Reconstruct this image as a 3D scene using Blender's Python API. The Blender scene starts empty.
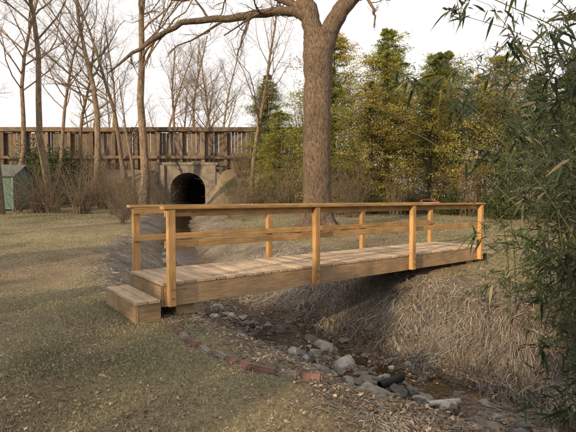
import bpy, math, numpy as np
from mathutils import Vector, Matrix
R = np.random.default_rng(7)
scene = bpy.context.scene
COL = scene.collection

# ------------------------------------------------------------ helpers
def link(o, parent=None):
    COL.objects.link(o)
    if parent: o.parent = parent
    return o
def empty(name, loc=(0,0,0), rotz=0):
    e = bpy.data.objects.new(name, None); e.location = loc; e.rotation_euler = (0,0,rotz)
    e.empty_display_size = .2
    return link(e)
def mesh_np(name, V, F, mat, col=None, smooth=False, matidx=None):
    V = np.asarray(V, np.float32); F = np.asarray(F, np.int32)
    me = bpy.data.meshes.new(name)
    k = F.shape[1]
    me.vertices.add(len(V)); me.vertices.foreach_set('co', V.ravel())
    me.loops.add(F.size); me.loops.foreach_set('vertex_index', F.ravel())
    me.polygons.add(len(F)); me.polygons.foreach_set('loop_start', np.arange(0, F.size, k, dtype=np.int32))
    me.polygons.foreach_set('use_smooth', np.full(len(F), smooth))
    if col is not None:
        a = me.color_attributes.new('Col', 'FLOAT_COLOR', 'POINT')
        c = np.ones((len(V),4), np.float32); c[:,:3] = col
        a.data.foreach_set('color', c.ravel())
    me.update(calc_edges=True); me.validate()
    if mat: me.materials.append(mat)
    return me
def obj(name, me, parent=None, loc=(0,0,0), rotz=0, scale=1):
    o = bpy.data.objects.new(name, me); o.location = loc; o.rotation_euler=(0,0,rotz)
    o.scale = (scale,)*3 if not hasattr(scale,'__len__') else scale
    return link(o, parent)
def norm(a): return a/np.maximum(np.linalg.norm(a,axis=-1,keepdims=True),1e-9)
def sstep(a,b,x):
    t = np.clip((x-a)/(b-a),0,1); return t*t*(3-2*t)

class Tubes:
    def __init__(s): s.g = {}
    def add(s, pts, rad, sides):
        pts = np.asarray(pts,float); s.g.setdefault((len(pts),sides),[]).append((pts,np.asarray(rad,float)))
    def build(s):
        Vs=[];Fs=[];off=0
        for (n,sd),L in s.g.items():
            P=np.stack([a for a,_ in L]); r=np.stack([b for _,b in L]); K=len(P)
            T=np.empty_like(P); T[:,1:-1]=P[:,2:]-P[:,:-2]; T[:,0]=P[:,1]-P[:,0]; T[:,-1]=P[:,-1]-P[:,-2]; T=norm(T)
            m=norm(P[:,-1]-P[:,0]); ref=np.where(np.abs(m[:,2:3])>.8, np.array([[1.,0,0]]), np.array([[0,0,1.]]))
            U=norm(np.cross(T,ref[:,None,:])); W=np.cross(T,U)
            a=np.arange(sd)*2*np.pi/sd
            V=P[:,:,None,:]+r[:,:,None,None]*(U[:,:,None,:]*np.cos(a)[:,None]+W[:,:,None,:]*np.sin(a)[:,None])
            Vs.append(V.reshape(-1,3))
            i=np.arange(n-1)[:,None]*sd; j=np.arange(sd)[None]; j2=(j+1)%sd
            f=np.stack([i+j,i+j2,i+sd+j2,i+sd+j],-1).reshape(-1,4)
            F=f[None]+(np.arange(K)*n*sd)[:,None,None]+off
            Fs.append(F.reshape(-1,4)); off+=K*n*sd
        return np.concatenate(Vs), np.concatenate(Fs)

def leaf_quads(C, D, N, L, W, lift=0.0):
    S=norm(np.cross(D,N)); L=np.asarray(L)[:,None]; W=np.asarray(W)[:,None]
    mid=C+D*L*.45
    V=np.stack([C, mid+S*W*.5, C+D*L, mid-S*W*.5],1).reshape(-1,3)
    F=np.arange(len(C)*4).reshape(-1,4)
    return V,F
def ribbons(P, S, W):
    K,n,_=P.shape
    A=P-S[:,None]*W[...,None]*.5; B=P+S[:,None]*W[...,None]*.5
    V=np.stack([A,B],2).reshape(-1,3)
    i=np.arange(n-1)*2
    f=np.stack([i,i+1,i+3,i+2],-1)
    F=(f[None]+(np.arange(K)*n*2)[:,None,None]).reshape(-1,4)
    return V,F
def rdir(n, rng=R): return norm(rng.normal(size=(n,3)))

_T = np.random.default_rng(3).random((256,256))
def vnoise(x,y):
    xi=np.floor(x).astype(int); yi=np.floor(y).astype(int); fx=x-xi; fy=y-yi
    fx=fx*fx*(3-2*fx); fy=fy*fy*(3-2*fy)
    g=lambda a,b:_T[a%256,b%256]
    return (g(xi,yi)*(1-fx)+g(xi+1,yi)*fx)*(1-fy)+(g(xi,yi+1)*(1-fx)+g(xi+1,yi+1)*fx)*fy
def fbm(x,y,o=4):
    s=0;a=.5
    for k in range(o): s=s+a*(vnoise(x*2**k+17*k,y*2**k+5*k)-.5); a*=.5
    return s

# ------------------------------------------------------------ materials
def mat(name):
    m=bpy.data.materials.new(name); m.use_nodes=True; nt=m.node_tree
    b=nt.nodes['Principled BSDF']; b.inputs['Specular IOR Level'].default_value=.25
    return m,nt,b
def N(nt,t,**k):
    n=nt.nodes.new(t)
    for a,v in k.items():
        if a in n.inputs: n.inputs[a].default_value=v
        else: setattr(n,a,v)
    return n
def ramp(nt, stops):
    r=nt.nodes.new('ShaderNodeValToRGB'); e=r.color_ramp.elements
    while len(e)<len(stops): e.new(.5)
    for i,(p,c) in enumerate(stops): e[i].position=p; e[i].color=(*c,1)
    return r
def wood_mat(name, dark, light, grain=1.0, rough=.8, weather=None):
    m,nt,b=mat(name); L=nt.links.new
    tc=N(nt,'ShaderNodeTexCoord'); oi=N(nt,'ShaderNodeObjectInfo')
    add=N(nt,'ShaderNodeVectorMath',operation='ADD'); mul=N(nt,'ShaderNodeVectorMath',operation='SCALE'); mul.inputs['Scale'].default_value=37
    cmb=N(nt,'ShaderNodeCombineXYZ')
    for i in range(3): L(oi.outputs['Random'],cmb.inputs[i])
    L(cmb.outputs[0],mul.inputs[0]); L(tc.outputs['Object'],add.inputs[0]); L(mul.outputs[0],add.inputs[1])
    mp=N(nt,'ShaderNodeMapping'); mp.inputs['Scale'].default_value=(1.5,28,28); L(add.outputs[0],mp.inputs[0])
    n1=N(nt,'ShaderNodeTexNoise',Scale=2.5,Detail=6,Roughness=.65,Distortion=.6); L(mp.outputs[0],n1.inputs['Vector'])
    r=ramp(nt,[(.28,dark),(.5,tuple((a+c)/2 for a,c in zip(dark,light))),(.72,light)]); L(n1.outputs['Fac'],r.inputs[0])
    n2=N(nt,'ShaderNodeTexNoise',Scale=3.0,Detail=3); L(add.outputs[0],n2.inputs['Vector'])
    mx=N(nt,'ShaderNodeMix',data_type='RGBA',blend_type='MULTIPLY'); mx.inputs[0].default_value=.7
    r2=ramp(nt,[(.3,(.55,.55,.56)),(.65,(1.15,1.1,1.05))]); L(n2.outputs['Fac'],r2.inputs[0])
    L(r.outputs[0],mx.inputs[6]); L(r2.outputs[0],mx.inputs[7])
    hs=N(nt,'ShaderNodeHueSaturation'); mr=N(nt,'ShaderNodeMapRange'); mr.inputs['To Min'].default_value=.75; mr.inputs['To Max'].default_value=1.2
    L(oi.outputs['Random'],mr.inputs[0]); L(mr.outputs[0],hs.inputs['Value']); L(mx.outputs[2],hs.inputs['Color'])
    vo=N(nt,'ShaderNodeTexVoronoi',Scale=1.0); mp2=N(nt,'ShaderNodeMapping'); mp2.inputs['Scale'].default_value=(2.2,9,9); L(add.outputs[0],mp2.inputs[0]); L(mp2.outputs[0],vo.inputs['Vector'])
    rk=ramp(nt,[(.0,(.35,.3,.27)),(.13,(1,1,1))]); L(vo.outputs['Distance'],rk.inputs[0])
    mk=N(nt,'ShaderNodeMix',data_type='RGBA',blend_type='MULTIPLY'); mk.inputs[0].default_value=.8
    L(hs.outputs[0],mk.inputs[6]); L(rk.outputs[0],mk.inputs[7])
    L(mk.outputs[2],b.inputs['Base Color']); b.inputs['Roughness'].default_value=rough
    bp=N(nt,'ShaderNodeBump',Strength=.35*grain,Distance=.006); L(n1.outputs['Fac'],bp.inputs['Height']); L(bp.outputs[0],b.inputs['Normal'])
    return m
WOOD_RAIL=wood_mat('treated_lumber',(.29,.155,.058),(.64,.41,.185))
WOOD_DECK=wood_mat('deck_boards',(.34,.25,.165),(.62,.49,.35))
WOOD_OLD=wood_mat('weathered_beam',(.15,.105,.062),(.39,.275,.165))
WOOD_WALL=wood_mat('old_timber_wall',(.07,.053,.04),(.25,.185,.135))

def bark_mat(name,dark,light,scale=1.0,moss=None):
    m,nt,b=mat(name); L=nt.links.new
    tc=N(nt,'ShaderNodeTexCoord'); mp=N(nt,'ShaderNodeMapping'); mp.inputs['Scale'].default_value=(5*scale,5*scale,1.2*scale); L(tc.outputs['Object'],mp.inputs[0])
    vo=N(nt,'ShaderNodeTexNoise',Scale=3.0,Detail=7,Roughness=.7,Distortion=.8); L(mp.outputs[0],vo.inputs['Vector'])
    r=ramp(nt,[(.38,dark),(.60,light)]); L(vo.outputs['Fac'],r.inputs[0])
    n2=N(nt,'ShaderNodeTexNoise',Scale=.8,Detail=3); L(tc.outputs['Object'],n2.inputs['Vector'])
    mx=N(nt,'ShaderNodeMix',data_type='RGBA',blend_type='MULTIPLY'); mx.inputs[0].default_value=.6
    r2=ramp(nt,[(.35,(.6,.62,.6)),(.65,(1.1,1.05,1))]); L(n2.outputs['Fac'],r2.inputs[0]); L(r.outputs[0],mx.inputs[6]); L(r2.outputs[0],mx.inputs[7])
    L(mx.outputs[2],b.inputs['Base Color']); b.inputs['Roughness'].default_value=.95
    bp=N(nt,'ShaderNodeBump',Strength=1,Distance=.07); L(vo.outputs['Fac'],bp.inputs['Height']); L(bp.outputs[0],b.inputs['Normal'])
    return m
BARK=bark_mat('bark',(.11,.082,.06),(.36,.27,.195))
BARK_BIG=bark_mat('oak_bark',(.065,.048,.036),(.29,.215,.16),scale=2.0)
def attr_mat(name, rough=.8, transl=0.0, noise=0.0, spec=.25, bump=0):
    m,nt,b=mat(name); L=nt.links.new
    at=N(nt,'ShaderNodeAttribute'); at.attribute_name='Col'
    src=at.outputs['Color']
    if noise:
        tc=N(nt,'ShaderNodeTexCoord'); n=N(nt,'ShaderNodeTexNoise',Scale=noise,Detail=5,Roughness=.7); L(tc.outputs['Object'],n.inputs['Vector'])
        r=ramp(nt,[(.3,(.5,.5,.5)),(.7,(1.4,1.4,1.4))]); L(n.outputs['Fac'],r.inputs[0])
        mx=N(nt,'ShaderNodeMix',data_type='RGBA',blend_type='MULTIPLY'); mx.inputs[0].default_value=1
        L(src,mx.inputs[6]); L(r.outputs[0],mx.inputs[7]); src=mx.outputs[2]
        if bump:
            bp=N(nt,'ShaderNodeBump',Strength=bump,Distance=.03); L(n.outputs['Fac'],bp.inputs['Height']); L(bp.outputs[0],b.inputs['Normal'])
    L(src,b.inputs['Base Color']); b.inputs['Roughness'].default_value=rough; b.inputs['Specular IOR Level'].default_value=spec
    if transl:
        t=N(nt,'ShaderNodeBsdfTranslucent'); L(src,t.inputs['Color']); ms=N(nt,'ShaderNodeMixShader'); ms.inputs[0].default_value=transl
        L(b.outputs[0],ms.inputs[1]); L(t.outputs[0],ms.inputs[2]); L(ms.outputs[0],nt.nodes['Material Output'].inputs[0])
    return m
FOL=attr_mat('foliage',.6,.4); GRASS=attr_mat('grass_blades',.8,0); STRAW=attr_mat('dry_straw',.85,0)
ROCK=attr_mat('rock',.75,0,9,.3,.6); LITTER=attr_mat('dead_leaves',.8,0); BAMB=attr_mat('bamboo_leaf',.5,.25,spec=.35)
def plain(name,c,rough=.8,noise=6,amt=.35,metal=0):
    m,nt,b=mat(name); L=nt.links.new
    tc=N(nt,'ShaderNodeTexCoord'); n=N(nt,'ShaderNodeTexNoise',Scale=noise,Detail=6,Roughness=.7); L(tc.outputs['Object'],n.inputs['Vector'])
    r=ramp(nt,[(.3,tuple(x*(1-amt) for x in c)),(.7,tuple(x*(1+amt) for x in c))]); L(n.outputs['Fac'],r.inputs[0]); L(r.outputs[0],b.inputs['Base Color'])
    b.inputs['Roughness'].default_value=rough; b.inputs['Metallic'].default_value=metal
    bp=N(nt,'ShaderNodeBump',Strength=.3,Distance=.01); L(n.outputs['Fac'],bp.inputs['Height']); L(bp.outputs[0],b.inputs['Normal'])
    return m

# ------------------------------------------------------------ terrain
CK=np.array([(-6.9,36),(-6.8,31),(-6.3,27.5),(-5.6,23.5),(-4.5,18.5),(-3.3,13.8),(-1.9,10.6),(-.8,8.6),(.15,7.6),(.9,6.8),(1.5,5.95),(2.1,5.25),(2.9,4.6),(4.0,3.95),(6,3.0),(11,.5),(20,-6),(40,-20)],float)
def catmull(P,k=6):
    out=[]
    Q=np.vstack([2*P[0]-P[1],P,2*P[-1]-P[-2]])
    for i in range(1,len(Q)-2):
        for t in np.arange(k)/k:
            a,b,c,d=Q[i-1:i+3]
            out.append(.5*((2*b)+(-a+c)*t+(2*a-5*b+4*c-d)*t*t+(-a+3*b-3*c+d)*t**3))
    out.append(P[-1]); return np.array(out)
CP=catmull(CK)
def creek(x,y):
    best=np.full(np.shape(x),1e9); side=np.zeros(np.shape(x)); cy=np.zeros(np.shape(x))
    for a,b in zip(CP[:-1],CP[1:]):
        d=b-a; t=np.clip(((x-a[0])*d[0]+(y-a[1])*d[1])/(d@d),0,1)
        px=a[0]+t*d[0]; py=a[1]+t*d[1]; dd=np.hypot(x-px,y-py)
        m=dd<best; best=np.where(m,dd,best); side=np.where(m,np.sign(d[0]*(y-a[1])-d[1]*(x-a[0])),side); cy=np.where(m,py,cy)
    return best,side,cy
def base(y): return .05*np.log1p(np.exp((y-7.5)*1.2))/1.2
def limf(x,y,s,up): 
    nn=fbm(x*.9,y*.9,4)
    return np.where(s<0,2.62-up*.9+nn*(.25+.9*up),2.9-up*1.1+nn*1.1)
DEP,DUP=.92,.5
def height(x,y,detail=True):
    x=np.asarray(x,float); y=np.asarray(y,float)
    d,s,cy=creek(x,y)
    yy=np.minimum(y,34.)
    b=base(yy)+fbm(x*.25,y*.25,3)*.16
    up=sstep(9,16,cy)
    near=s<0
    dw=d+fbm(x*1.3,y*1.3,3)*.35
    d1=np.where(near,2.35-up*.8,3.0-up*1.3); d0=np.where(near,.8-up*.4,.38)
    t=np.clip((dw-d0)/(d1-d0),0,1)
    S=np.where(near, sstep(0,1,t)*.6+.4*t, (1-(1-t)**1.3)*.85+.15*sstep(0,1,t))
    depth=DEP-DUP*up
    z=b-depth*(1-S)
    z=z+np.where(near,1,0)*(1-up)*sstep(.12,.45,d)*(1-sstep(1.1,1.6,d))*(.085+.22*fbm(x*2+3,y*2,3))
    # silt and leaf bars inside the bed leave separate puddles
    z=z+(1-sstep(.5,.9,d))*(1-up)*(.03+.30*fbm(x*1.5+11,y*1.5,3))
    gap=1-np.exp(-((x+6.9)/2.05)**6)
    e=sstep(26.8,31.3,y)*2.3*gap*(1-sstep(3,12,x))
    z=z+e
    pl=sstep(36.6,38.2,y)*(1-sstep(44,50,y))*(1-sstep(4,12,x))
    z=np.where(pl>0, z*(1-pl)+5.4*pl, z)
    if detail: 
        lum=np.where((d<d1)&(d>.3),1,.25)
        z=z+fbm(x*3,y*3,3)*.10*lum
    return z
def grid_axis(lo,hi,fine_lo,fine_hi,step):
    a=list(np.arange(fine_lo,fine_hi,step)); s=step; v=fine_hi
    while v<hi: a.append(v); s*=1.06; v+=s
    a.append(hi); s=step; v=fine_lo-step; pre=[]
    while v>lo: pre.append(v); s*=1.06; v-=s
    pre.append(lo); return np.array(pre[::-1]+a)
gx=grid_axis(-450,450,-6,7,.055); gy=grid_axis(-450,450,2,13,.055)
X,Y=np.meshgrid(gx,gy); Z=height(X,Y)
nx,ny=len(gx),len(gy)
d,s,cy=creek(X,Y); up=sstep(9,16,cy)
d1=limf(X,Y,s,up)
straw=1-sstep(d1-.35,d1+.15,d)
bed=1-sstep(.5,1.0,d+fbm(X*3,Y*3,3)*.4)
def litterf(X,Y): return np.clip(sstep(.0,.25,fbm(X*.45+9,Y*.45,4)+.02+ .35*sstep(6,14,X) + .5*sstep(24,28,Y)+.3*sstep(-.3,1.2,X-.35*(Y-3))*(Y<6)),0,1)
litter=litterf(X,Y)
n3=fbm(X*2.2+3,Y*2.2,4)[...,None]; n4=fbm(X*.5,Y*.5+40,3)[...,None]
lawn=np.array([.205,.182,.112])*(1+n4*1.3)+np.array([.09,.055,.035])*n3*1.8
litc=np.array([.23,.175,.12])*(1+n3*.8)
strc=np.array([.20,.172,.138])*(1+n3*1.0)
bedc=np.array([.13,.10,.07])*(1+n3*1.0)
c=lawn*(1-litter[...,None]*.75)+litc*litter[...,None]*.75
c=c*(1-straw[...,None])+strc*straw[...,None]; c=c*(1-bed[...,None])+bedc*bed[...,None]
c=np.clip(c,.01,1)
i=np.arange(ny-1)[:,None]*nx; j=np.arange(nx-1)[None]
F=np.stack([i+j,i+j+1,i+nx+j+1,i+nx+j],-1).reshape(-1,4)
def ground_mat():
    m,nt,b=mat('ground'); L=nt.links.new
    at=N(nt,'ShaderNodeAttribute'); at.attribute_name='Col'
    tc=N(nt,'ShaderNodeTexCoord')
    n=N(nt,'ShaderNodeTexNoise',Scale=28,Detail=6,Roughness=.75); L(tc.outputs['Object'],n.inputs['Vector'])
    r=ramp(nt,[(.32,(.45,.45,.42)),(.68,(1.5,1.45,1.4))]); L(n.outputs['Fac'],r.inputs[0])
    mx=N(nt,'ShaderNodeMix',data_type='RGBA',blend_type='MULTIPLY'); mx.inputs[0].default_value=1
    L(at.outputs['Color'],mx.inputs[6]); L(r.outputs[0],mx.inputs[7])
    L(mx.outputs[2],b.inputs['Base Color']); b.inputs['Roughness'].default_value=.95; b.inputs['Specular IOR Level'].default_value=.1
    bp=N(nt,'ShaderNodeBump',Strength=.8,Distance=.03); L(n.outputs['Fac'],bp.inputs['Height']); L(bp.outputs[0],b.inputs['Normal'])
    return m
me=mesh_np('ground',np.stack([X,Y,Z],-1).reshape(-1,3),F,ground_mat(),c.reshape(-1,3),smooth=True)
obj('ground',me)

# creek water
tan=norm(np.gradient(CP,axis=0)); nrm=np.stack([-tan[:,1],tan[:,0]],-1)
W=[]
offs=np.linspace(-1.2,.75,6)
for o in offs: W.append(CP+nrm*o)
W=np.stack(W,1)
upc=sstep(9,16,CP[:,1]); wz=base(np.minimum(CP[:,1],34))-(DEP-DUP*upc)+.03
Vw=np.concatenate([W,np.repeat(wz[:,None,None],6,1)],-1).reshape(-1,3)
i=np.arange(len(CP)-1)[:,None]*6; j=np.arange(5)[None]
Fw=np.stack([i+j,i+j+1,i+6+j+1,i+6+j],-1).reshape(-1,4)
m,nt,b=mat('creek_water'); b.inputs['Base Color'].default_value=(.05,.032,.018,1); b.inputs['Roughness'].default_value=.05; b.inputs['Specular IOR Level'].default_value=.6
tc=N(nt,'ShaderNodeTexCoord'); n=N(nt,'ShaderNodeTexNoise',Scale=9,Detail=3); nt.links.new(tc.outputs['Object'],n.inputs['Vector'])
bp=N(nt,'ShaderNodeBump',Strength=.3,Distance=.02); nt.links.new(n.outputs['Fac'],bp.inputs['Height']); nt.links.new(bp.outputs[0],b.inputs['Normal'])
obj('creek_water',mesh_np('creek_water',Vw,Fw,m,smooth=True))

# ------------------------------------------------------------ boxes / beams
import bmesh
def box_mesh(name,sx,sy,sz,mat_,bev=.004):
    bm=bmesh.new(); bmesh.ops.create_cube(bm,size=1)
    bmesh.ops.scale(bm,vec=(sx,sy,sz),verts=bm.verts)
    if bev: bmesh.ops.bevel(bm,geom=bm.edges[:],offset=bev,segments=2,affect='EDGES')
    me=bpy.data.meshes.new(name); bm.to_mesh(me); bm.free(); me.materials.append(mat_); return me
def box(name,parent,c,sx,sy,sz,mat_,rot=None,bev=.004):
    o=obj(name,box_mesh(name,sx,sy,sz,mat_,bev),parent,c)
    if rot is not None: o.rotation_euler=rot
    return o

# ------------------------------------------------------------ footbridge
P0=np.array([-1.47,5.5]); ang=math.atan2(4.3,5.65)
br=empty('footbridge',(P0[0],P0[1],0),ang)
Lb=7.10; Wd=1.2; deckz=.455
nb=49; pitch=(Lb+.16)/nb
for k in range(nb):
    ln=Wd+R.uniform(-.008,.008)
    o=box('deck_board_%d'%k,br,(-.08+pitch*(k+.5),Wd/2+.0+R.uniform(-.005,.005),deckz-.019+R.uniform(-.002,.002)),ln,pitch-.009,.038,WOOD_DECK,(R.uniform(-.008,.008),0,math.pi/2+R.uniform(-.003,.003)),bev=.005)
for nm,yy in (('stringer_near',.03),('stringer_mid',Wd/2),('stringer_far',Wd-.03)):
    box(nm,br,(Lb/2+.0,yy,deckz-.038-.13-.001),Lb+.1,.045,.255,WOOD_OLD)
for k,x in enumerate((-.072,Lb+.072)):
    box('end_joist_%d'%k,br,(x,Wd/2,deckz-.04-.13),Wd-.04,.04,.25,WOOD_OLD,(0,0,math.pi/2))
for k,x in enumerate((.25,Lb-.25)):
    box('footing_%d'%k,br,(x,Wd/2,deckz-.04-.26-.11),Wd-.15,.25,.22,WOOD_OLD,(0,0,math.pi/2))
pts=[0.0,2.367,4.733,7.1]
POST=.089
BOLT=plain('galvanised_bolt',(.25,.25,.25),.4,20,.2,.8)
for side,yo in (('near',-.035),('far',Wd+.035)):
    for k,x in enumerate(pts):
        zb=.17; zt=1.36
        if k==0 : x=x+.02
        if k==3: x=x-.02
        box('post_%s_%d'%(side,k),br,(x,yo,(zb+zt)/2),zt-zb,POST,POST,WOOD_RAIL,(0,math.pi/2,0))
        for zz in (.27,.38):
            bm=bmesh.new(); bmesh.ops.create_cone(bm,cap_ends=True,segments=8,radius1=.014,radius2=.014,depth=.012)
            mb=bpy.data.meshes.new('bolt'); bm.to_mesh(mb); bm.free()
            mb.materials.append(BOLT); o=obj('bolt',mb,br,(x,yo+(-.05 if side=='near' else .05),zz)); o.rotation_euler=(math.pi/2,0,0)
    sgn=1 if side=='near' else -1
    for k,(a,bb) in enumerate(((-.09,3.55),(3.553,7.19))):
        box('cap_rail_%s_%d'%(side,k),br,((a+bb)/2,yo+sgn*.012,1.382),bb-a,.14,.038,WOOD_RAIL,bev=.006)
        box('under_rail_%s_%d'%(side,k),br,((a+bb)/2+(.03 if k==0 else -.03),yo+sgn*(POST/2+.02),1.314),bb-a-.06,.037,.089,WOOD_RAIL)
        box('mid_rail_%s_%d'%(side,k),br,((a+bb)/2+(.03 if k==0 else -.03),yo+sgn*(POST/2+.02),.925),bb-a-.06,.037,.09,WOOD_RAIL)
box('step_tread_0',br,(-.255+.07-.0,Wd/2,.245),Wd+.02,.145,.038,WOOD_DECK,(0,0,math.pi/2))
box('step_tread_1',br,(-.255-.083,Wd/2,.246),Wd+.02,.145,.038,WOOD_DECK,(0,0,math.pi/2))
box('step_front',br,(-.395,Wd/2,.105),Wd+.0,.038,.235,WOOD_OLD,(0,0,math.pi/2))
box('step_side_near',br,(-.237,.02,.105),.275,.038,.235,WOOD_OLD)
box('step_side_far',br,(-.237,Wd-.02,.105),.275,.038,.235,WOOD_OLD)
box('far_step_tread',br,(Lb+.23,Wd/2,.285),Wd,.26,.038,WOOD_DECK,(0,0,math.pi/2))
box('far_step_front',br,(Lb+.34,Wd/2,.14),Wd-.02,.038,.248,WOOD_OLD,(0,0,math.pi/2))

# ------------------------------------------------------------ red bow saw left on the rail
def tube_obj(name,pts,rad,sides,mat_,parent=None,smooth=True):
    T=Tubes(); T.add(pts,rad,sides); V,F=T.build(); return obj(name,mesh_np(name,V,F,mat_,smooth=smooth),parent)
RED=plain('red_enamel',(.33,.05,.035),.5,12,.2)
sw_x=5.35; sx_=P0[0]+math.cos(ang)*sw_x; sy_=P0[1]+math.sin(ang)*sw_x
sw=empty('red_bow_saw',(sx_,sy_,1.406),ang); sw.rotation_euler=(-1.15,0,ang)
a=np.linspace(0,1,14); fr=np.stack([-.29+.58*a,0*a,.02+.13*np.sin(np.pi*a)**.55],-1)
fr[0]=(-.29,0,0.0); fr[-1]=(.29,0,0.0)
tube_obj('frame',fr,[.009]*14,8,RED,sw)
box('blade',sw,(0,0,.010),.57,.002,.02,plain('steel_blade',(.5,.5,.5),.35,20,.2,.9),bev=0)
box('lever_handle',sw,(-.24,0,.05),.11,.016,.018,RED,(0,-.6,0))

# ------------------------------------------------------------ grass, straw, leaves
def scatter_persp(n,y0,y1,spread,seed):
    r=np.random.default_rng(seed); y=y0*np.exp(r.random(n)*math.log(y1/y0)); x=(r.random(n)*2-1)*spread*y; return x,y,r
x,y,r=scatter_persp(360000,2.2,22,.9,11)
d,s,cy=creek(x,y); up=sstep(9,16,cy); lim=limf(x,y,s,up); lt=litterf(x,y)
keep=(d>lim-.2+r.random(len(x))*.5)&(r.random(len(x))<np.clip(.75-fbm(x*.7,y*.7,3)*2.2-lt*.55,.10,1))
x,y=x[keep],y[keep]; n=len(x); z=height(x,y)-.004
hgt=(.014+.022*r.random(n))*(1+y*.03); wd=.0032*(1+y*.12)
a=r.random(n)*6.28; S=np.stack([np.cos(a),np.sin(a),0*a],-1)
lean=np.stack([r.normal(size=n),r.normal(size=n),0*a],-1)*1.1; D=norm(lean+np.array([0,0,1.]))
C=np.stack([x,y,z],-1)
V=np.stack([C-S*wd[:,None],C+S*wd[:,None],C+D*hgt[:,None]],1).reshape(-1,3); F=np.arange(3*n).reshape(-1,3)
g=r.random(n)[:,None]; pn=np.clip(.5+fbm(x*.6,y*.6,3)*2.2,0,1)[:,None]
green=np.array([.13,.145,.06]); tanc=np.array([.37,.315,.205])
t=np.clip(g*.8+pn*.5,0,1); cc=(green*(1-t)+tanc*t)*(.7+.6*r.random((n,1)))
obj('grass',mesh_np('grass',V,F,GRASS,np.repeat(cc,3,0)))

def straw(name,n,yr,spread,seed,Lr,wr,col,flow=.6,lift=.05,cond=None,lo=.45):
    x,y,r=scatter_persp(n,yr[0],yr[1],spread,seed)
    d,s,cy=creek(x,y); up=sstep(9,16,cy); lim=limf(x,y,s,up)
    k=(d<lim+.35*r.random(n)**2)&(d>lo)
    if cond is not None: k&=cond(x,y,d,s)
    x,y,s_=x[k],y[k],s[k]; n=len(x)
    e=.15; gxx=(height(x+e,y,0)-height(x-e,y,0))/(2*e); gyy=(height(x,y+e,0)-height(x,y-e,0))/(2*e)
    ca=fbm(x*1.4,y*1.4,2)*9
    rd=np.stack([np.cos(ca),np.sin(ca)],-1)+r.normal(size=(n,2))*.7
    dr=norm(-np.stack([gxx,gyy],-1)*flow*4+rd*.6)
    L=Lr[0]+(Lr[1]-Lr[0])*r.random(n)**1.5; bow=r.random(n)**2*lift+.004
    cur=r.normal(size=n)*.35; pr=np.stack([-dr[:,1],dr[:,0]],-1)
    P=[]
    for q in range(4):
        tt=q/3; xy=np.stack([x,y],-1)+dr*(L*tt)[:,None]+pr*(cur*L*tt*tt)[:,None]
        zz=height(xy[:,0],xy[:,1])+.006+bow*4*tt*(1-tt)*1.0+bow*tt*.4
        P.append(np.concatenate([xy,zz[:,None]],-1))
    P=np.stack(P,1); w0=(wr[0]+(wr[1]-wr[0])*r.random(n))*(1+y*.06)
    Wd_=w0[:,None]*np.array([.8,1,.8,.25])
    S=norm(np.concatenate([pr,r.normal(size=(n,1))*.6],-1))
    V,F=ribbons(P,S,Wd_)
    cc=col(r,n,x,y); return obj(name,mesh_np(name,V,F,STRAW,np.repeat(cc,8,0)))
def colA(r,n,x,y):
    t=r.random((n,1)); b=.7+2.0*fbm(x*1.5,y*1.5,3)[:,None]
    return np.clip((np.array([.12,.10,.08])*(1-t)+np.array([.38,.345,.305])*t)*(b+.1+.5*r.random((n,1))),.02,.8)
pt=lambda x,y:fbm(x*1.3+5,y*1.3,3)
straw('dry_bank_grass',50000,(4,26),.9,21,(.07,.26),(.003,.006),colA,flow=.5,lift=.04,cond=lambda x,y,d,s:((s>0)|(y>9))&(pt(x,y)>-.1))
straw('straw_mulch',46000,(2.4,9),.85,22,(.04,.13),(.003,.006),colA,flow=.1,lift=.012,cond=lambda x,y,d,s:(s<0)&(pt(x,y)>-.12),lo=.9)
straw('matted_sedge',40000,(4.2,12),.95,23,(.16,.48),(.0035,.007),colA,flow=.9,lift=.09,cond=lambda x,y,d,s:(s>0)&(d>.42)&(d<2.6)&(fbm(x*1.1+7,y*1.1,2)>-.14))
straw('stream_debris',9000,(3.5,12),.9,24,(.05,.3),(.003,.007),colA,flow=.0,lift=.012,cond=lambda x,y,d,s:(d<.7),lo=-1)

def leaves(name,n,yr,spread,seed,size,lift=.008,cond=None,cols=None):
    x,y,r=scatter_persp(n,yr[0],yr[1],spread,seed)
    if cond is not None: k=cond(x,y,r); x,y=x[k],y[k]
    n=len(x); z=height(x,y)+lift+r.random(n)*.015
    a=r.random(n)*6.28; D=norm(np.stack([np.cos(a),np.sin(a),r.normal(size=n)*.3],-1)); Nn=norm(np.stack([r.normal(size=n)*.4,r.normal(size=n)*.4,1+0*a],-1))
    L=size*(.6+.8*r.random(n)); V,F=leaf_quads(np.stack([x,y,z],-1),D,Nn,L,L*.6)
    cc=np.array([[.26,.175,.10],[.19,.125,.08],[.36,.27,.18],[.13,.09,.06]])[r.integers(0,4,n)]*(.7+.6*r.random((n,1)))
    obj(name,mesh_np(name,V,F,LITTER,np.repeat(cc,4,0)))
leaves('fallen_leaves',34000,(2.2,24),.95,31,.03,cond=lambda x,y,r:(r.random(len(x))<np.clip(.16+litterf(x,y)*.55,.05,1)))
leaves('fallen_leaves',22000,(5,26),.95,32,.06,cond=lambda x,y,r:(x>2.0)&(creek(x,y)[0]>.6)&(creek(x,y)[1]>0))
leaves('fallen_leaves',34000,(2.4,10),.95,33,.04,cond=lambda x,y,r:(creek(x,y)[0]<2.6)&((creek(x,y)[1]<0)|(creek(x,y)[0]>.4))&(r.random(len(x))<.7))
leaves('fallen_leaves',30000,(3.5,12),.9,34,.05,cond=lambda x,y,r:(creek(x,y)[0]<1.1))

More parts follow.
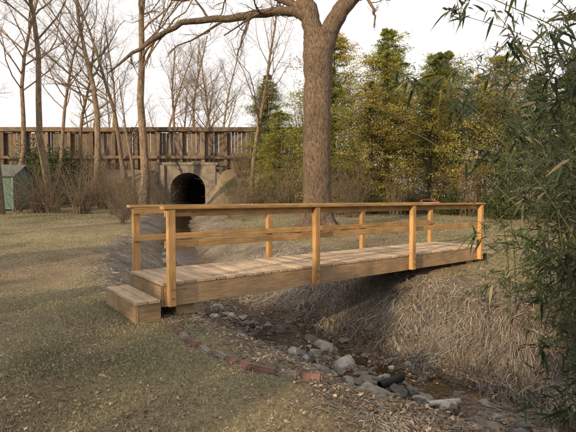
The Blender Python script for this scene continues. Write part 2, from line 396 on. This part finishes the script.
# ------------------------------------------------------------ rocks
def rock_mesh(pos,seed,name,colr):
    r=np.random.default_rng(seed)
    def ico(sub):
        bm=bmesh.new(); bmesh.ops.create_icosphere(bm,subdivisions=sub,radius=1)
        bv=np.array([v.co[:] for v in bm.verts]); bf=np.array([[v.index for v in f.verts] for f in bm.faces]); bm.free(); return bv,bf
    I3,I2=ico(4),ico(3)
    Vs=[];Fs=[];Cs=[];off=0
    for (x,y,z,sz) in pos:
        bv,bf=I3 if sz>.09 else I2
        v=bv.copy()
        for _ in range(9):
            nn=norm(r.normal(size=3)); h=r.uniform(.45,.85); dd=v@nn; v=v-np.outer(np.maximum(dd-h,0),nn)
        ph=r.random(3)*10
        v=v*(1+.06*np.sin(v@np.array([7,5,6.])+ph[0])[:,None]+.03*np.sin(v@np.array([-13,17,11.])+ph[1])[:,None])
        v=v*np.array([r.uniform(.8,1.4),r.uniform(.7,1.1),r.uniform(.45,.8)])*sz
        a=r.random()*6.28; c_,s_=math.cos(a),math.sin(a); v=v@np.array([[c_,s_,0],[-s_,c_,0],[0,0,1]])
        v=v+np.array([x,y,z+sz*.12]); Vs.append(v);Fs.append(bf+off);off+=len(v)
        cc=np.array(colr[r.integers(0,len(colr))])*r.uniform(.65,1.25); Cs.append(np.repeat(cc[None],len(v),0))
    me=mesh_np(name,np.concatenate(Vs),np.concatenate(Fs),ROCK,np.concatenate(Cs),smooth=True)
    return me
rp=[]
r=np.random.default_rng(5)
for k in range(950):
    if k<650:
        t=r.random()**.85; idx=min(int(40+t*(87-40)),len(CP)-2)
        o=r.normal(-.75,.34) if r.random()<.82 else r.normal(-.05,.3); bs=.095
    else:
        idx=int(r.integers(60,88)); o=-abs(r.normal(1.2,.4)); bs=.05
    c0=CP[idx]
    p=c0+nrm[idx]*o+r.normal(size=2)*.12
    rp.append((p[0],p[1],float(height(p[0],p[1])),r.uniform(.018,.05)+bs*r.random()**3))
for (x_,y_,s_) in [(1.05,5.1,.17),(1.35,4.75,.15),(1.6,4.45,.19),(1.0,5.6,.16),(.78,6.1,.15),(.55,6.6,.14),(1.95,4.45,.14),(1.25,4.3,.12),(1.9,4.1,.13),(.35,6.95,.13),(.9,4.75,.1),(2.3,4.3,.13),(2.2,5.0,.1),(1.55,3.95,.11),(-.1,7.4,.15),(.75,5.55,.1),(2.1,3.7,.14),(1.8,3.6,.1),(2.5,3.9,.12),(.25,6.3,.1),(.6,5.9,.09),(2.75,4.0,.14),(2.6,4.4,.12),(1.3,5.3,.12)]:
    rp.append((x_,y_,float(height(x_,y_)),s_))
obj('creek_rocks',rock_mesh(rp,8,'creek_rocks',[(.25,.235,.205),(.18,.165,.14),(.33,.31,.275),(.21,.18,.15),(.14,.13,.115)]))
E=catmull(np.array([(-1.38,5.35),(-1.1,4.8),(-.72,4.32),(-.25,3.93),(.22,3.76)]),10)
seg=np.concatenate([[0],np.cumsum(np.linalg.norm(np.diff(E,axis=0),axis=1))]); tot=seg[-1]
ed=empty('stone_edging'); ESTONE=[plain('edging_brick',(.17,.10,.08),.9,14,.4),plain('edging_stone',(.2,.17,.145),.9,10,.4)]
u=.05; k=0
while u<tot-.1:
    ln=r.uniform(.14,.27); xx=np.interp(u+ln/2,seg,E[:,0]); yy=np.interp(u+ln/2,seg,E[:,1]); x2=np.interp(u+ln/2+.05,seg,E[:,0]); y2=np.interp(u+ln/2+.05,seg,E[:,1])
    box('edging_%d'%k,ed,(xx+r.normal()*.015,yy+r.normal()*.015,float(height(xx,yy))+.004+r.normal()*.006),ln-.02,r.uniform(.07,.1),.075,ESTONE[0 if r.random()<.55 else 1],(r.normal()*.12,r.normal()*.1,math.atan2(y2-yy,x2-xx)+r.normal()*.16),bev=.016)
    u+=ln; k+=1

def pipe(name,a,b_,ra,mat_):
    a=np.array(a);b_=np.array(b_)
    P=[a,a+(b_-a)*.001,a+(b_-a)*.5,b_-(b_-a)*.001,b_,b_-(b_-a)*.02]
    tube_obj(name,P,[ra*.8,ra,ra,ra,ra*.8,ra*.75],16,mat_)
h=lambda a,b_:float(height(a,b_))
pipe('white_drain_pipe',(1.58,4.98,h(1.58,4.98)+.07),(1.98,5.1,h(1.98,5.1)+.09),.03,plain('white_pvc',(.5,.47,.42),.6,12,.25))
pipe('black_drain_pipe',(1.1,5.3,h(1.1,5.3)+.07),(1.42,5.5,h(1.42,5.5)+.08),.05,plain('black_plastic',(.02,.02,.022),.5,12,.2))

# ------------------------------------------------------------ bare trees
def branch(T,r,p,d,L,rad,lev,cfg,tips=None):
    n=[9,7,6,5,4,4][lev]; pts=[np.array(p,float)]; d=norm(np.array(d,float))
    wob=cfg['wob'][lev]
    dirs=[d]
    for k in range(n-1):
        d=norm(d+r.normal(size=3)*wob+np.array([0,0,cfg['up'][lev]])); pts.append(pts[-1]+d*L/(n-1)); dirs.append(d)
    pts=np.array(pts); end=cfg['taper'][lev]; rr=rad*np.linspace(1,end,n)
    if lev==0: rr[0]*=1.45; rr[1]*=1.03
    T.add(pts,rr,[12,7,5,3,3,3][lev])
    if lev>=cfg['max']: return
    nc=cfg['n'][lev]; lo=cfg['lo'][lev]
    for k in range(nc):
        f=lo+(1-lo)*((k+r.random())/nc); q=f*(n-1); i0=min(int(q),n-2); fr=q-i0
        pp=pts[i0]*(1-fr)+pts[i0+1]*fr; rp_=rr[i0]*(1-fr)+rr[i0+1]*fr; dd=dirs[min(i0+1,n-1)]
        a=r.uniform(*cfg['ang'][lev]); ax=norm(np.cross(dd,r.normal(size=3))); nd=dd*math.cos(a)+ax*math.sin(a)
        nl=L*cfg['len'][lev]*(1.15-.75*f if lev==0 else 1.05-.5*f)*r.uniform(.7,1.25)
        branch(T,r,pp,nd,nl,max(rp_*cfg['rr'][lev]*r.uniform(.7,1.1),.004),lev+1,cfg)
CFG=dict(max=4,wob=[.05,.13,.18,.22,.25],up=[.03,.06,.05,.03,0],taper=[.25,.25,.3,.35,.4],n=[15,7,5,4],lo=[.38,.2,.15,.1],ang=[(.5,1.0),(.45,.95),(.4,1.0),(.4,1.1)],len=[.42,.5,.5,.55],rr=[.5,.55,.6,.65])
def bare_tree_mesh(name,seed,H,rad,cfg=CFG,d0=(0,0,1),m=BARK):
    T=Tubes(); r=np.random.default_rng(seed); branch(T,r,(0,0,-.2),d0,H,rad,0,cfg); V,F=T.build()
    return mesh_np(name,V,F,m,smooth=True)
cfgT=dict(CFG); cfgT['lo']=[.45,.2,.15,.1]; cfgT['wob']=[.07,.13,.18,.22,.25]
BT=[bare_tree_mesh('bare_tree_mesh%d'%k,100+k,h_,r_,cfgT if k%2 else CFG,d0) for k,(h_,r_,d0) in enumerate([(15,.22,(.04,0,1)),(17,.2,(-.12,0,1)),(14,.17,(.1,.05,1)),(16,.25,(-.05,0,1))])]
def put(name,me,x,y,rz=0,sc=1,dz=0): return obj(name,me,None,(x,y,float(height(x,y))+dz),rz,sc)
put('bare_tree',BT[3],-13.9,21.5,.3,1.0)
put('bare_tree',BT[1],-12.3,23.8,.2,.95)
put('bare_tree',BT[0],-11.6,27.5,2.0,1.0)
put('bare_tree',BT[3],-7.9,24.5,1.0,1.02)
put('bare_tree',BT[2],-10.6,29.5,3.,.9)
put('bare_tree',BT[2],-2.3,27.0,4.4,.85)
put('bare_tree',BT[1],-16.5,27.,3.4,.9)
put('bare_tree',BT[2],-9.3,27.5,1.4,.6)
put('bare_tree',BT[0],-13.3,29.,5.4,.65)
put('bare_tree',BT[1],-14.6,28.,2.4,.7)
dist=empty('distant_woodland')
r=np.random.default_rng(77)
for k in range(48):
    x_=r.uniform(-46,42); y_=r.uniform(46,75)
    me=BT[r.integers(0,4)]; o=obj('woodland_tree_%d'%k,me,dist,(x_,y_,float(height(x_,y_))-.3),r.random()*6.28,r.uniform(.75,1.05))
cfgR=dict(CFG); cfgR['lo']=[.15,.2,.15,.1]; cfgR['n']=[22,9,7,4]; cfgR['len']=[.5,.5,.5,.5]
RT=bare_tree_mesh('bare_tree_round',300,9,.14,cfgR)
for x_,y_,s_ in ((-6.8,40,1.0),(-9.5,41,.8),(-2.5,43,.75),(9.,26,.8),(12.5,25,.85)): put('bare_tree',RT,x_,y_,x_,s_)

T=Tubes(); r=np.random.default_rng(9)
bx,by=1.0,15.0; bz=float(height(bx,by))
def limb(pts,rad,sides=10,sub=5,kids=8,klen=2.2,lev=2,spread=(.5,1.1),up=0.0):
    P=np.array(pts,float); Q=catmull(P,sub)+0; rr=np.interp(np.linspace(0,1,len(Q)),np.linspace(0,1,len(rad)),rad)
    jit=r.normal(size=Q.shape)*.02; jit[0]=0; Q=Q+jit
    T.add(Q,rr,sides)
    for k in range(kids):
        f=r.uniform(.18,1); q=f*(len(Q)-1); i0=min(int(q),len(Q)-2); dd=norm(Q[i0+1]-Q[i0]); a=r.uniform(*spread)
        ax=norm(np.cross(dd,r.normal(size=3))); nd=dd*math.cos(a)+ax*math.sin(a)+np.array([0,0,up])
        branch(T,r,Q[i0],nd,klen*r.uniform(.5,1.3)*(1.2-.6*f),max(rr[i0]*.42,.012),lev,CFG)
limb([(0,0,-.2),(0,0,.35),(-.03,0,1.2),(-.04,0,3.),(-.02,0,4.8),(0,0,6.0),(0,.02,6.5)],[.78,.55,.47,.45,.46,.50,.46],sides=20,kids=0)
for a in np.linspace(0,6.28,7)[:-1]:
    ca,sa=math.cos(a+.3),math.sin(a+.3)
    T.add([(ca*.3,sa*.3,.75),(ca*.5,sa*.5,.25),(ca*.85,sa*.85,.02),(ca*1.2,sa*1.2,-.12)],[.16,.2,.14,.05],8)
limb([(-.08,0,5.9),(-.25,0,6.9),(-.5,.1,8.0),(-.45,.3,9.5),(-.7,.4,11.5),(-.6,.5,14)],[.36,.31,.27,.22,.15,.06],sides=14,kids=12,klen=3.4,lev=1)
limb([(.1,0,5.9),(.45,-.05,6.75),(.95,-.1,7.5),(1.7,-.1,8.1),(2.8,-.2,8.5),(4.4,-.3,8.9),(6.5,-.3,9.8)],[.36,.30,.26,.22,.18,.13,.05],sides=14,kids=12,klen=2.8,lev=1,up=.15)
limb([(.75,-.1,7.2),(1.0,.2,8.2),(.9,.5,9.6),(1.4,.8,12)],[.2,.18,.13,.05],kids=9,klen=3.,lev=1)
limb([(-.3,0,6.95),(-.9,-.1,7.25),(-1.9,-.3,7.05),(-3.0,-.5,6.85),(-4.3,-.7,6.6),(-5.6,-.8,5.8),(-6.6,-.9,5.0)],[.17,.15,.13,.11,.085,.06,.02],kids=13,klen=2.0,lev=2,up=-.05)
limb([(-.42,0,7.3),(-1.6,.2,7.9),(-3.,.5,8.2),(-5.,.8,8.0),(-6.8,1,8.8)],[.14,.12,.09,.06,.02],kids=10,klen=2.2,lev=2)
limb([(1.2,-.1,7.6),(1.5,-.4,7.5),(1.7,-.7,6.9),(1.65,-.9,6.4)],[.06,.05,.04,.015],kids=4,klen=.7,lev=3)
V,F=T.build(); obj('oak_tree',mesh_np('oak_tree',V,F,BARK_BIG,smooth=True),None,(bx,by,bz))

# ------------------------------------------------------------ conifers
def conifer_mesh(name,seed,H,Rb,nb,nl,base_c,tip_c,leaf=(.16,.055),shape=.75,lobe=.3):
    r=np.random.default_rng(seed); T=Tubes()
    T.add([(0,0,-.2),(r.normal()*.05,0,H*.4),(0,r.normal()*.05,H*.75),(0,0,H)],[H*.018,H*.013,H*.007,.01],7)
    f=r.random(nb)**.9; z=.05*H+f*.95*H; az=r.random(nb)*6.28
    lob=1+lobe*np.sin(az*2+r.random()*6)+lobe*.8*np.sin(az*3+z*1.3)
    Lb_=Rb*(1-f)**shape*lob*r.uniform(.4,1.3,nb)+.15
    d=np.stack([np.cos(az),np.sin(az),.25-.1*f+r.normal(size=nb)*.2],-1)
    o=np.stack([0*z,0*z,z],-1)
    for k in range(nb):
        if k%2==0: T.add([o[k],o[k]+d[k]*Lb_[k]*.5,o[k]+d[k]*Lb_[k]*.95-np.array([0,0,.18*Lb_[k]**1.3])],[.025,.015,.005],3)
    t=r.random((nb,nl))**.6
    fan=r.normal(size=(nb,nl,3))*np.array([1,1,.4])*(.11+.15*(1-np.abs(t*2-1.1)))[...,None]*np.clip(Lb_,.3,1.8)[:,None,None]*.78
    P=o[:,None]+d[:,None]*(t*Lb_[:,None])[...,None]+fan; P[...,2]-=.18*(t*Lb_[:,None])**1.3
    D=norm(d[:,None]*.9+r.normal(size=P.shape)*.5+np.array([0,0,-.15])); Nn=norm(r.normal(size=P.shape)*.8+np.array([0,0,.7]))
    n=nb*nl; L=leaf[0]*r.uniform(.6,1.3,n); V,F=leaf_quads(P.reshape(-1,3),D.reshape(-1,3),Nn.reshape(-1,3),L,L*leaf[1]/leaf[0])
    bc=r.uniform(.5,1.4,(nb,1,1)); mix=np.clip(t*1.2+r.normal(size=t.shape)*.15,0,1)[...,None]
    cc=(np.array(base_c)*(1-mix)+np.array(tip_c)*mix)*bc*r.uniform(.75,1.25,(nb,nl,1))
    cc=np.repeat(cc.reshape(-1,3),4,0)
    V2,F2=T.build()
    V=np.concatenate([V,V2]); F=np.concatenate([F,F2+n*4]); cc=np.concatenate([cc,np.tile([[.09,.065,.045]],(len(V2),1))])
    return mesh_np(name,V,F,FOL,cc)
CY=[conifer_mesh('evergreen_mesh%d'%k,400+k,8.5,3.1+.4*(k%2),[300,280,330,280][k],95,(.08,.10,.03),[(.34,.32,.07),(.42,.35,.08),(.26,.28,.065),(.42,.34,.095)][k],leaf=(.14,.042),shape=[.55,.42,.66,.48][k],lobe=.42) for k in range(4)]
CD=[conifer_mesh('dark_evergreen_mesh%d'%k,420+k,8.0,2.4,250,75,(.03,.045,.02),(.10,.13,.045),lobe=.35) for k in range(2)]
r=np.random.default_rng(55)
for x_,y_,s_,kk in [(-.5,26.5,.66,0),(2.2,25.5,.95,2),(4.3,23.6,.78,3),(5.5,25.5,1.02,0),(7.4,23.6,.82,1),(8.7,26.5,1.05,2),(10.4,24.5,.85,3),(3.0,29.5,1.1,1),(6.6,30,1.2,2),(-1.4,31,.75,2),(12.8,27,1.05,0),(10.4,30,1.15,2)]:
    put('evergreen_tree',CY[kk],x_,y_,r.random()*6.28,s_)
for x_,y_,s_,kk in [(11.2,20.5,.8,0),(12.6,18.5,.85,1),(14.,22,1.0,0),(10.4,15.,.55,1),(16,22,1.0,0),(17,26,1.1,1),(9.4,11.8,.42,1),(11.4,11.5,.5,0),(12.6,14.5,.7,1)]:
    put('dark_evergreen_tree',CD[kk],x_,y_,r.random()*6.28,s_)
# unseen evergreen screen, added on the sun side to shade the near lawn
sd=np.array([-.62,-.78])
for k,t in enumerate(np.arange(-15,17,1.15)):
    p=sd*14.5+np.array([.78,-.62])*t+r.normal(size=2)*.5
    put('dark_evergreen_tree',CD[k%2],p[0],p[1],r.random()*6.28,r.uniform(.64,.82))
for k,t in enumerate(np.arange(-18,16,6.0)):  # unseen bare trees, added behind the screen to dapple the sunlight
    p=sd*19+np.array([.78,-.62])*t+r.normal(size=2); put('bare_tree',BT[k%4],p[0],p[1],r.random()*6,.75)

def shrub_mesh(name,seed,n,rad,c1,c2,leaf=.09):
    r=np.random.default_rng(seed); nc=38; T=Tubes(); Cc=[]
    for k in range(nc):
        dd=rdir(1,r)[0]; dd[2]=abs(dd[2]); p=dd*np.array(rad)*r.uniform(.35,1.05); p[2]+=.1; Cc.append(p); T.add([(0,0,-.05),p*.5+r.normal(size=3)*.05,p],[.015,.01,.004],3)
    Cc=np.array(Cc); idx=r.integers(0,nc,n); P=Cc[idx]+r.normal(size=(n,3))*np.array(rad)*.15; P[:,2]=np.abs(P[:,2])
    D=norm(r.normal(size=(n,3))+np.array([0,0,.2])); L=leaf*r.uniform(.6,1.3,n); V,F=leaf_quads(P,D,rdir(n,r),L,L*.4)
    t=r.random((n,1)); cc=(np.array(c1)*(1-t)+np.array(c2)*t)*r.uniform(.6,1.3,nc)[idx][:,None]; cc=np.repeat(cc,4,0)
    V2,F2=T.build(); V=np.concatenate([V,V2]); F=np.concatenate([F,F2+4*n]); cc=np.concatenate([cc,np.tile([[.09,.07,.05]],(len(V2),1))])
    return mesh_np(name,V,F,FOL,cc)
SH=[shrub_mesh('shrub_mesh%d'%k,500+k,4600,(1.1,1.0,1.25),(.03,.05,.02),(.09,.12,.04)) for k in range(2)]
for x_,y_,s_,kk in [(4.2,22.0,.7,0),(5.8,22.3,.8,0),(7.8,21.6,.9,1),(9.3,19.7,1.1,0),(-1.6,27.5,1.0,1),(-.2,24.5,.6,0),(-14.6,28,1.8,1),(-13.2,27,1.5,0),(-17.8,22.4,.8,1),(-19,28,2,0),(-3.2,28.3,.9,0),(9.8,12.6,.8,0),(8.9,10.2,.6,1),(-15.,29,2.2,0)]:
    put('evergreen_shrub',SH[kk],x_,y_,r.random()*6.28,s_)
def bare_shrub(name,seed,ns=26,H=2.2):
    T=Tubes(); r=np.random.default_rng(seed)
    for k in range(ns):
        a=r.random()*6.28; t=r.uniform(.05,.6); branch(T,r,(r.normal()*.15,r.normal()*.15,-.05),(math.cos(a)*t,math.sin(a)*t,1),H*r.uniform(.5,1.1),.012,3,dict(CFG,n=[0,0,0,7],up=[0,0,0,.03,.03]))
    V,F=T.build(); return mesh_np(name,V,F,BRUSH,smooth=True)
BRUSH=bark_mat('twig_bark',(.13,.10,.075),(.34,.265,.195))
BS=[bare_shrub('bare_shrub_mesh%d'%k,600+k) for k in range(3)]
for k in range(70):
    x_=r.uniform(-14,0); y_=r.uniform(22,30)
    if -.345*y_<x_<-.13*y_: 
        if y_>25 or r.random()<.7: continue
    put('bare_shrub',BS[k%3],x_,y_,r.random()*6.28,r.uniform(.6,1.5))
for x_,y_,s_ in [(-6.9,19,.55),(-7.3,20.5,.6),(-8.3,21.5,.7),(-6.4,17.4,.45),(-2.6,20,.6),(-2.,22,.8),(2.8,20.5,1.),(2.0,21.5,1.3),(3.3,22,1.2),(5.2,21.5,1.),(6.8,22,1.2),(8.3,21.,1.2),(9.2,14.8,.8),(7.8,11.8,.5),(10,17.5,1.3)]:
    put('bare_shrub',BS[int(s_*10)%3],x_,y_,r.random()*6.28,s_)

# ------------------------------------------------------------ timber railway wall
tw=empty('timber_railway_wall',(0,32,0)); 
x=-30.
k=0
while x<3.2:
    w=r.uniform(.22,.34); zt=6.15+r.normal()*.04; zb=2.0
    if -9.1<x+w/2<-4.75: zb=3.7
    box('plank_%d'%k,tw,(x+w/2,r.normal()*.02,(zt+zb)/2),zt-zb,.06,w-.025,WOOD_WALL,(0,math.pi/2,0),bev=.006); x+=w; k+=1
for k,x in enumerate(np.arange(-29.5,3.,1.57)):
    zb=3.95 if -9.2<x<-4.6 else 1.6
    box('pile_%d'%k,tw,(x,-.17,(6.12+zb)/2+r.normal()*.03),6.12-zb,.24,.24,WOOD_WALL,(0,math.pi/2,0),bev=.01)
for k,x in enumerate(np.arange(-29.8,2.5,4.7)):
    for q,(z,hh,yy) in enumerate(((6.3,.3,-.1),(4.35,.2,-.36))):
        box('waler_%d_%d'%(k,q),tw,(x+2.35,yy,z+r.normal()*.01),4.68,.12 if q else .55,hh,WOOD_WALL,bev=.01)
CONC=plain('old_concrete',(.18,.155,.13),.9,2.0,.6)
cv=empty('culvert_portal',(-6.9,31.6,0))
def portal():
    hw=2.0; zt=3.75; zb=.0; aw=1.2; sp=2.1; seg_=16
    arch=[(-aw,zb)]+[(-aw,zb+(sp-zb)*t) for t in (.5,)]+[(-aw*math.cos(a),sp+aw*math.sin(a)*.95) for a in np.linspace(0,math.pi,seg_+1)]+[(aw,zb+(sp-zb)*.5),(aw,zb)]
    outer=[(-hw,zb),(-hw,1.2)]
    for a in np.linspace(0,math.pi,seg_+1):
        cx,cz=-math.cos(a),math.sin(a); s_=min(hw/max(abs(cx),1e-6),(zt-sp)/max(cz,1e-6)); outer.append((cx*s_,sp+cz*s_))
    outer+=[(hw,1.2),(hw,zb)]
    V=[];F=[];n=len(arch)
    for (a,b_) in arch: V.append((a,0,b_))
    for (a,b_) in outer: V.append((a,0,b_))
    for (a,b_) in arch: V.append((a,5.2,b_))
    for (a,b_) in outer: V.append((a,.55,b_))
    for i in range(n-1):
        F.append((i,i+1,n+i+1,n+i)); F.append((i+1,i,2*n+i,2*n+i+1)); F.append((n+i,n+i+1,3*n+i+1,3*n+i))
    return V,F
V,F=portal(); me=mesh_np('portal_body',V,F,CONC); obj('portal_body',me,cv,(0,-.6,0))
DARK=plain('tunnel_shade',(.015,.014,.013),.95)
box('tunnel_shade_panel',cv,(0,4.4,1.8),2.7,.1,4,DARK,bev=0)  # near-black panel stands in for the shade deep inside the culvert
box('portal_cap',cv,(0,-.35,3.85),4.2,.65,.2,CONC,bev=.03)
for sx in (-1,1):
    box('portal_pilaster',cv,(sx*1.75,-.7,1.9),.42,.2,3.68,CONC,bev=.02)
    V=[(0,0,0),(2.6,0,0),(2.6,0,1.6),(0,0,3.3),(0,.3,0),(2.6,.3,0),(2.6,.3,1.6),(0,.3,3.3)]
    F=[(0,1,2,3),(5,4,7,6),(3,2,6,7),(1,5,6,2),(4,0,3,7)]
    V=[(sx*a,b_,c_) for a,b_,c_ in V]
    o=obj('wing_wall',mesh_np('wing_wall',V,F,CONC),cv,(sx*2.003,-.75,0)); o.rotation_euler=(0,0,-sx*.65)

# ------------------------------------------------------------ shed
sh=empty('garden_shed',(-16.8,25.3,float(height(-16.6,25.0))-.05),.12)
SID=plain('shed_siding',(.10,.19,.165),.8,5,.2); ROOF=plain('shed_shingles',(.12,.125,.12),.9,12,.35); TRIM=plain('shed_trim',(.18,.27,.24),.7,6,.15)
Ws,Ds,Hs=3.7,2.6,1.85
for k in range(12):
    zz=.08+k*.153
    box('siding_front_%d'%k,sh,(0,-Ds/2,zz+.07),Ws,.03,.158,SID,(.09,0,0),bev=.003)
    box('siding_side_%d'%k,sh,(Ws/2,0,zz+.07),Ds-.02,.03,.158,SID,(.09,0,math.pi/2),bev=.003)
    box('siding_left_%d'%k,sh,(-Ws/2,0,zz+.07),Ds-.02,.03,.158,SID,(.09,0,-math.pi/2),bev=.003)
box('back_wall',sh,(0,Ds/2,.95),Ws,.04,1.85,SID)
V=[(Ws/2,-Ds/2,Hs),(Ws/2,Ds/2,Hs),(Ws/2,0,Hs+.62),(-Ws/2,-Ds/2,Hs),(-Ws/2,Ds/2,Hs),(-Ws/2,0,Hs+.62)]
obj('gables',mesh_np('gables',V,[(0,1,2),(3,5,4)],SID),sh)
sl=math.atan2(.62,Ds/2)
for sg in (-1,1):
    box('roof',sh,(0,sg*(Ds/4+.06),Hs+.31+.03),Ws+.3,Ds/2/math.cos(sl)+.2,.05,ROOF,(-sg*sl,0,0))
    for cx in (-Ws/2,Ws/2): box('corner_trim',sh,(cx,sg*Ds/2*1.012,.95),.09,.09,1.85,TRIM)
box('door',sh,(.6,-Ds/2-.04,.95),1.1,.04,1.6,SID); 
for dx in (.05,1.15,.6): box('door_trim',sh,(dx,-Ds/2-.065,.95),.07,.03,1.7,TRIM)

# ------------------------------------------------------------ bamboo
def bamboo(name,bases,seed,Hr,leanv,nb,leafL,nleaf):
    r=np.random.default_rng(seed); T=Tubes(); LP=[];LD=[];LL=[]
    for (x_,y_) in bases:
        H=r.uniform(*Hr); z0=float(height(x_,y_)); lv=np.array([leanv[0]+r.normal()*.12,leanv[1]+r.normal()*.12,0])
        n=12; t=np.linspace(0,1,n); P=np.stack([x_+lv[0]*H*t**2.2,y_+lv[1]*H*t**2.2,z0-.05+H*(t-.18*t**3)],-1)
        T.add(P,np.linspace(.011,.002,n),6)
        for k in range(nb):
            f=r.uniform(.05,1); q=f*(n-1); i0=min(int(q),n-2); p=P[i0]*(1-(q-i0))+P[i0+1]*(q-i0)
            a=r.random()*6.28; d=norm(np.array([math.cos(a)+leanv[0]*.8,math.sin(a)+leanv[1]*.4,.55])); L=r.uniform(.25,.8)*(1.1-.4*f)
            B=[p,p+d*L*.5,p+d*L-np.array([0,0,.22*L])]; T.add(B,[.003,.002,.001],3)
            for sub in range(3):
                g=r.uniform(.35,1); c0=B[0]*(1-g)+B[2]*g+np.array([0,0,.3*L*g*(1-g)])
                m_=nleaf
                LP.append(c0+r.normal(size=(m_,3))*.035); LD.append(norm(d*.5+r.normal(size=(m_,3))*.55+np.array([0,0,-.45]))); LL.append(leafL*r.uniform(.55,1.2,m_))
    LP=np.concatenate(LP);LD=np.concatenate(LD);LL=np.concatenate(LL); n=len(LP)
    Nn=norm(r.normal(size=(n,3))+np.array([0,0,.6])); S=norm(np.cross(LD,Nn))
    ts=np.array([0,.25,.6,1.]); P=LP[:,None]+LD[:,None]*(LL[:,None]*ts)[...,None]; P[...,2]-=(LL[:,None]*.25*ts**2)
    Wd_=(LL*.15)[:,None]*np.array([.25,1,.75,.03]); V,F=ribbons(P,S,Wd_)
    t=r.random((n,1)); cc=np.array([.025,.04,.018])*(1-t)+np.array([.07,.09,.035])*t
    dead=r.random(n)<.08; cc[dead]=[.25,.2,.11]
    V2,F2=T.build(); cc=np.concatenate([np.repeat(cc,8,0),np.tile([[.10,.12,.05]],(len(V2),1))])
    V_=np.concatenate([V,V2]); F_=np.concatenate([F,F2+len(V)])
    obj(name,mesh_np(name,V_,F_,BAMB,cc))
r=np.random.default_rng(91)
bamboo('bamboo_clump',[(r.uniform(2.2,3.1),r.uniform(2.3,3.3)) for _ in range(13)],1,(3.2,4.4),(-.30,.03),16,.13,6)
bamboo('bamboo_clump',[(r.uniform(3.2,5.0),r.uniform(4.9,6.8)) for _ in range(52)],2,(2.2,5.0),(-.10,-.04),20,.12,6)
bamboo('bamboo_clump',[(r.uniform(2.45,3.1),r.uniform(3.0,3.6)) for _ in range(12)],3,(2.2,3.6),(-.10,.03),20,.12,6)

# ------------------------------------------------------------ camera, sun, sky
cam=bpy.data.cameras.new('camera'); cam.lens=28.1; cam.sensor_width=36; cam.clip_end=2000; cam.clip_start=.05
co=bpy.data.objects.new('camera',cam); co.location=(0,0,1.5); co.rotation_euler=(math.radians(90-2.29),0,0); link(co); scene.camera=co
el=math.radians(16); az=sd/np.linalg.norm(sd)
sv=Vector((az[0]*math.cos(el),az[1]*math.cos(el),math.sin(el)))
sun=bpy.data.lights.new('sun','SUN'); sun.energy=5.0; sun.angle=math.radians(.5); sun.color=(1,.77,.47)
so=bpy.data.objects.new('sun',sun); so.rotation_euler=sv.to_track_quat('Z','Y').to_euler(); so.location=(-20,-15,20); link(so)
w=bpy.data.worlds.new('World'); scene.world=w; w.use_nodes=True; nt=w.node_tree
bg=nt.nodes['Background']; sky=nt.nodes.new('ShaderNodeTexSky'); sky.sky_type='NISHITA'; sky.sun_disc=False; sky.sun_elevation=el; sky.sun_rotation=math.atan2(az[0],az[1]); sky.dust_density=2
mx=nt.nodes.new('ShaderNodeMix'); mx.data_type='RGBA'; mx.inputs[0].default_value=.82
nt.links.new(sky.outputs[0],mx.inputs[6]); mx.inputs[7].default_value=(8.7,8.2,7.8,1)
nt.links.new(mx.outputs[2],bg.inputs[0]); bg.inputs[1].default_value=.15
scene.view_settings.view_transform='Standard'; scene.view_settings.look='None'; scene.view_settings.exposure=0
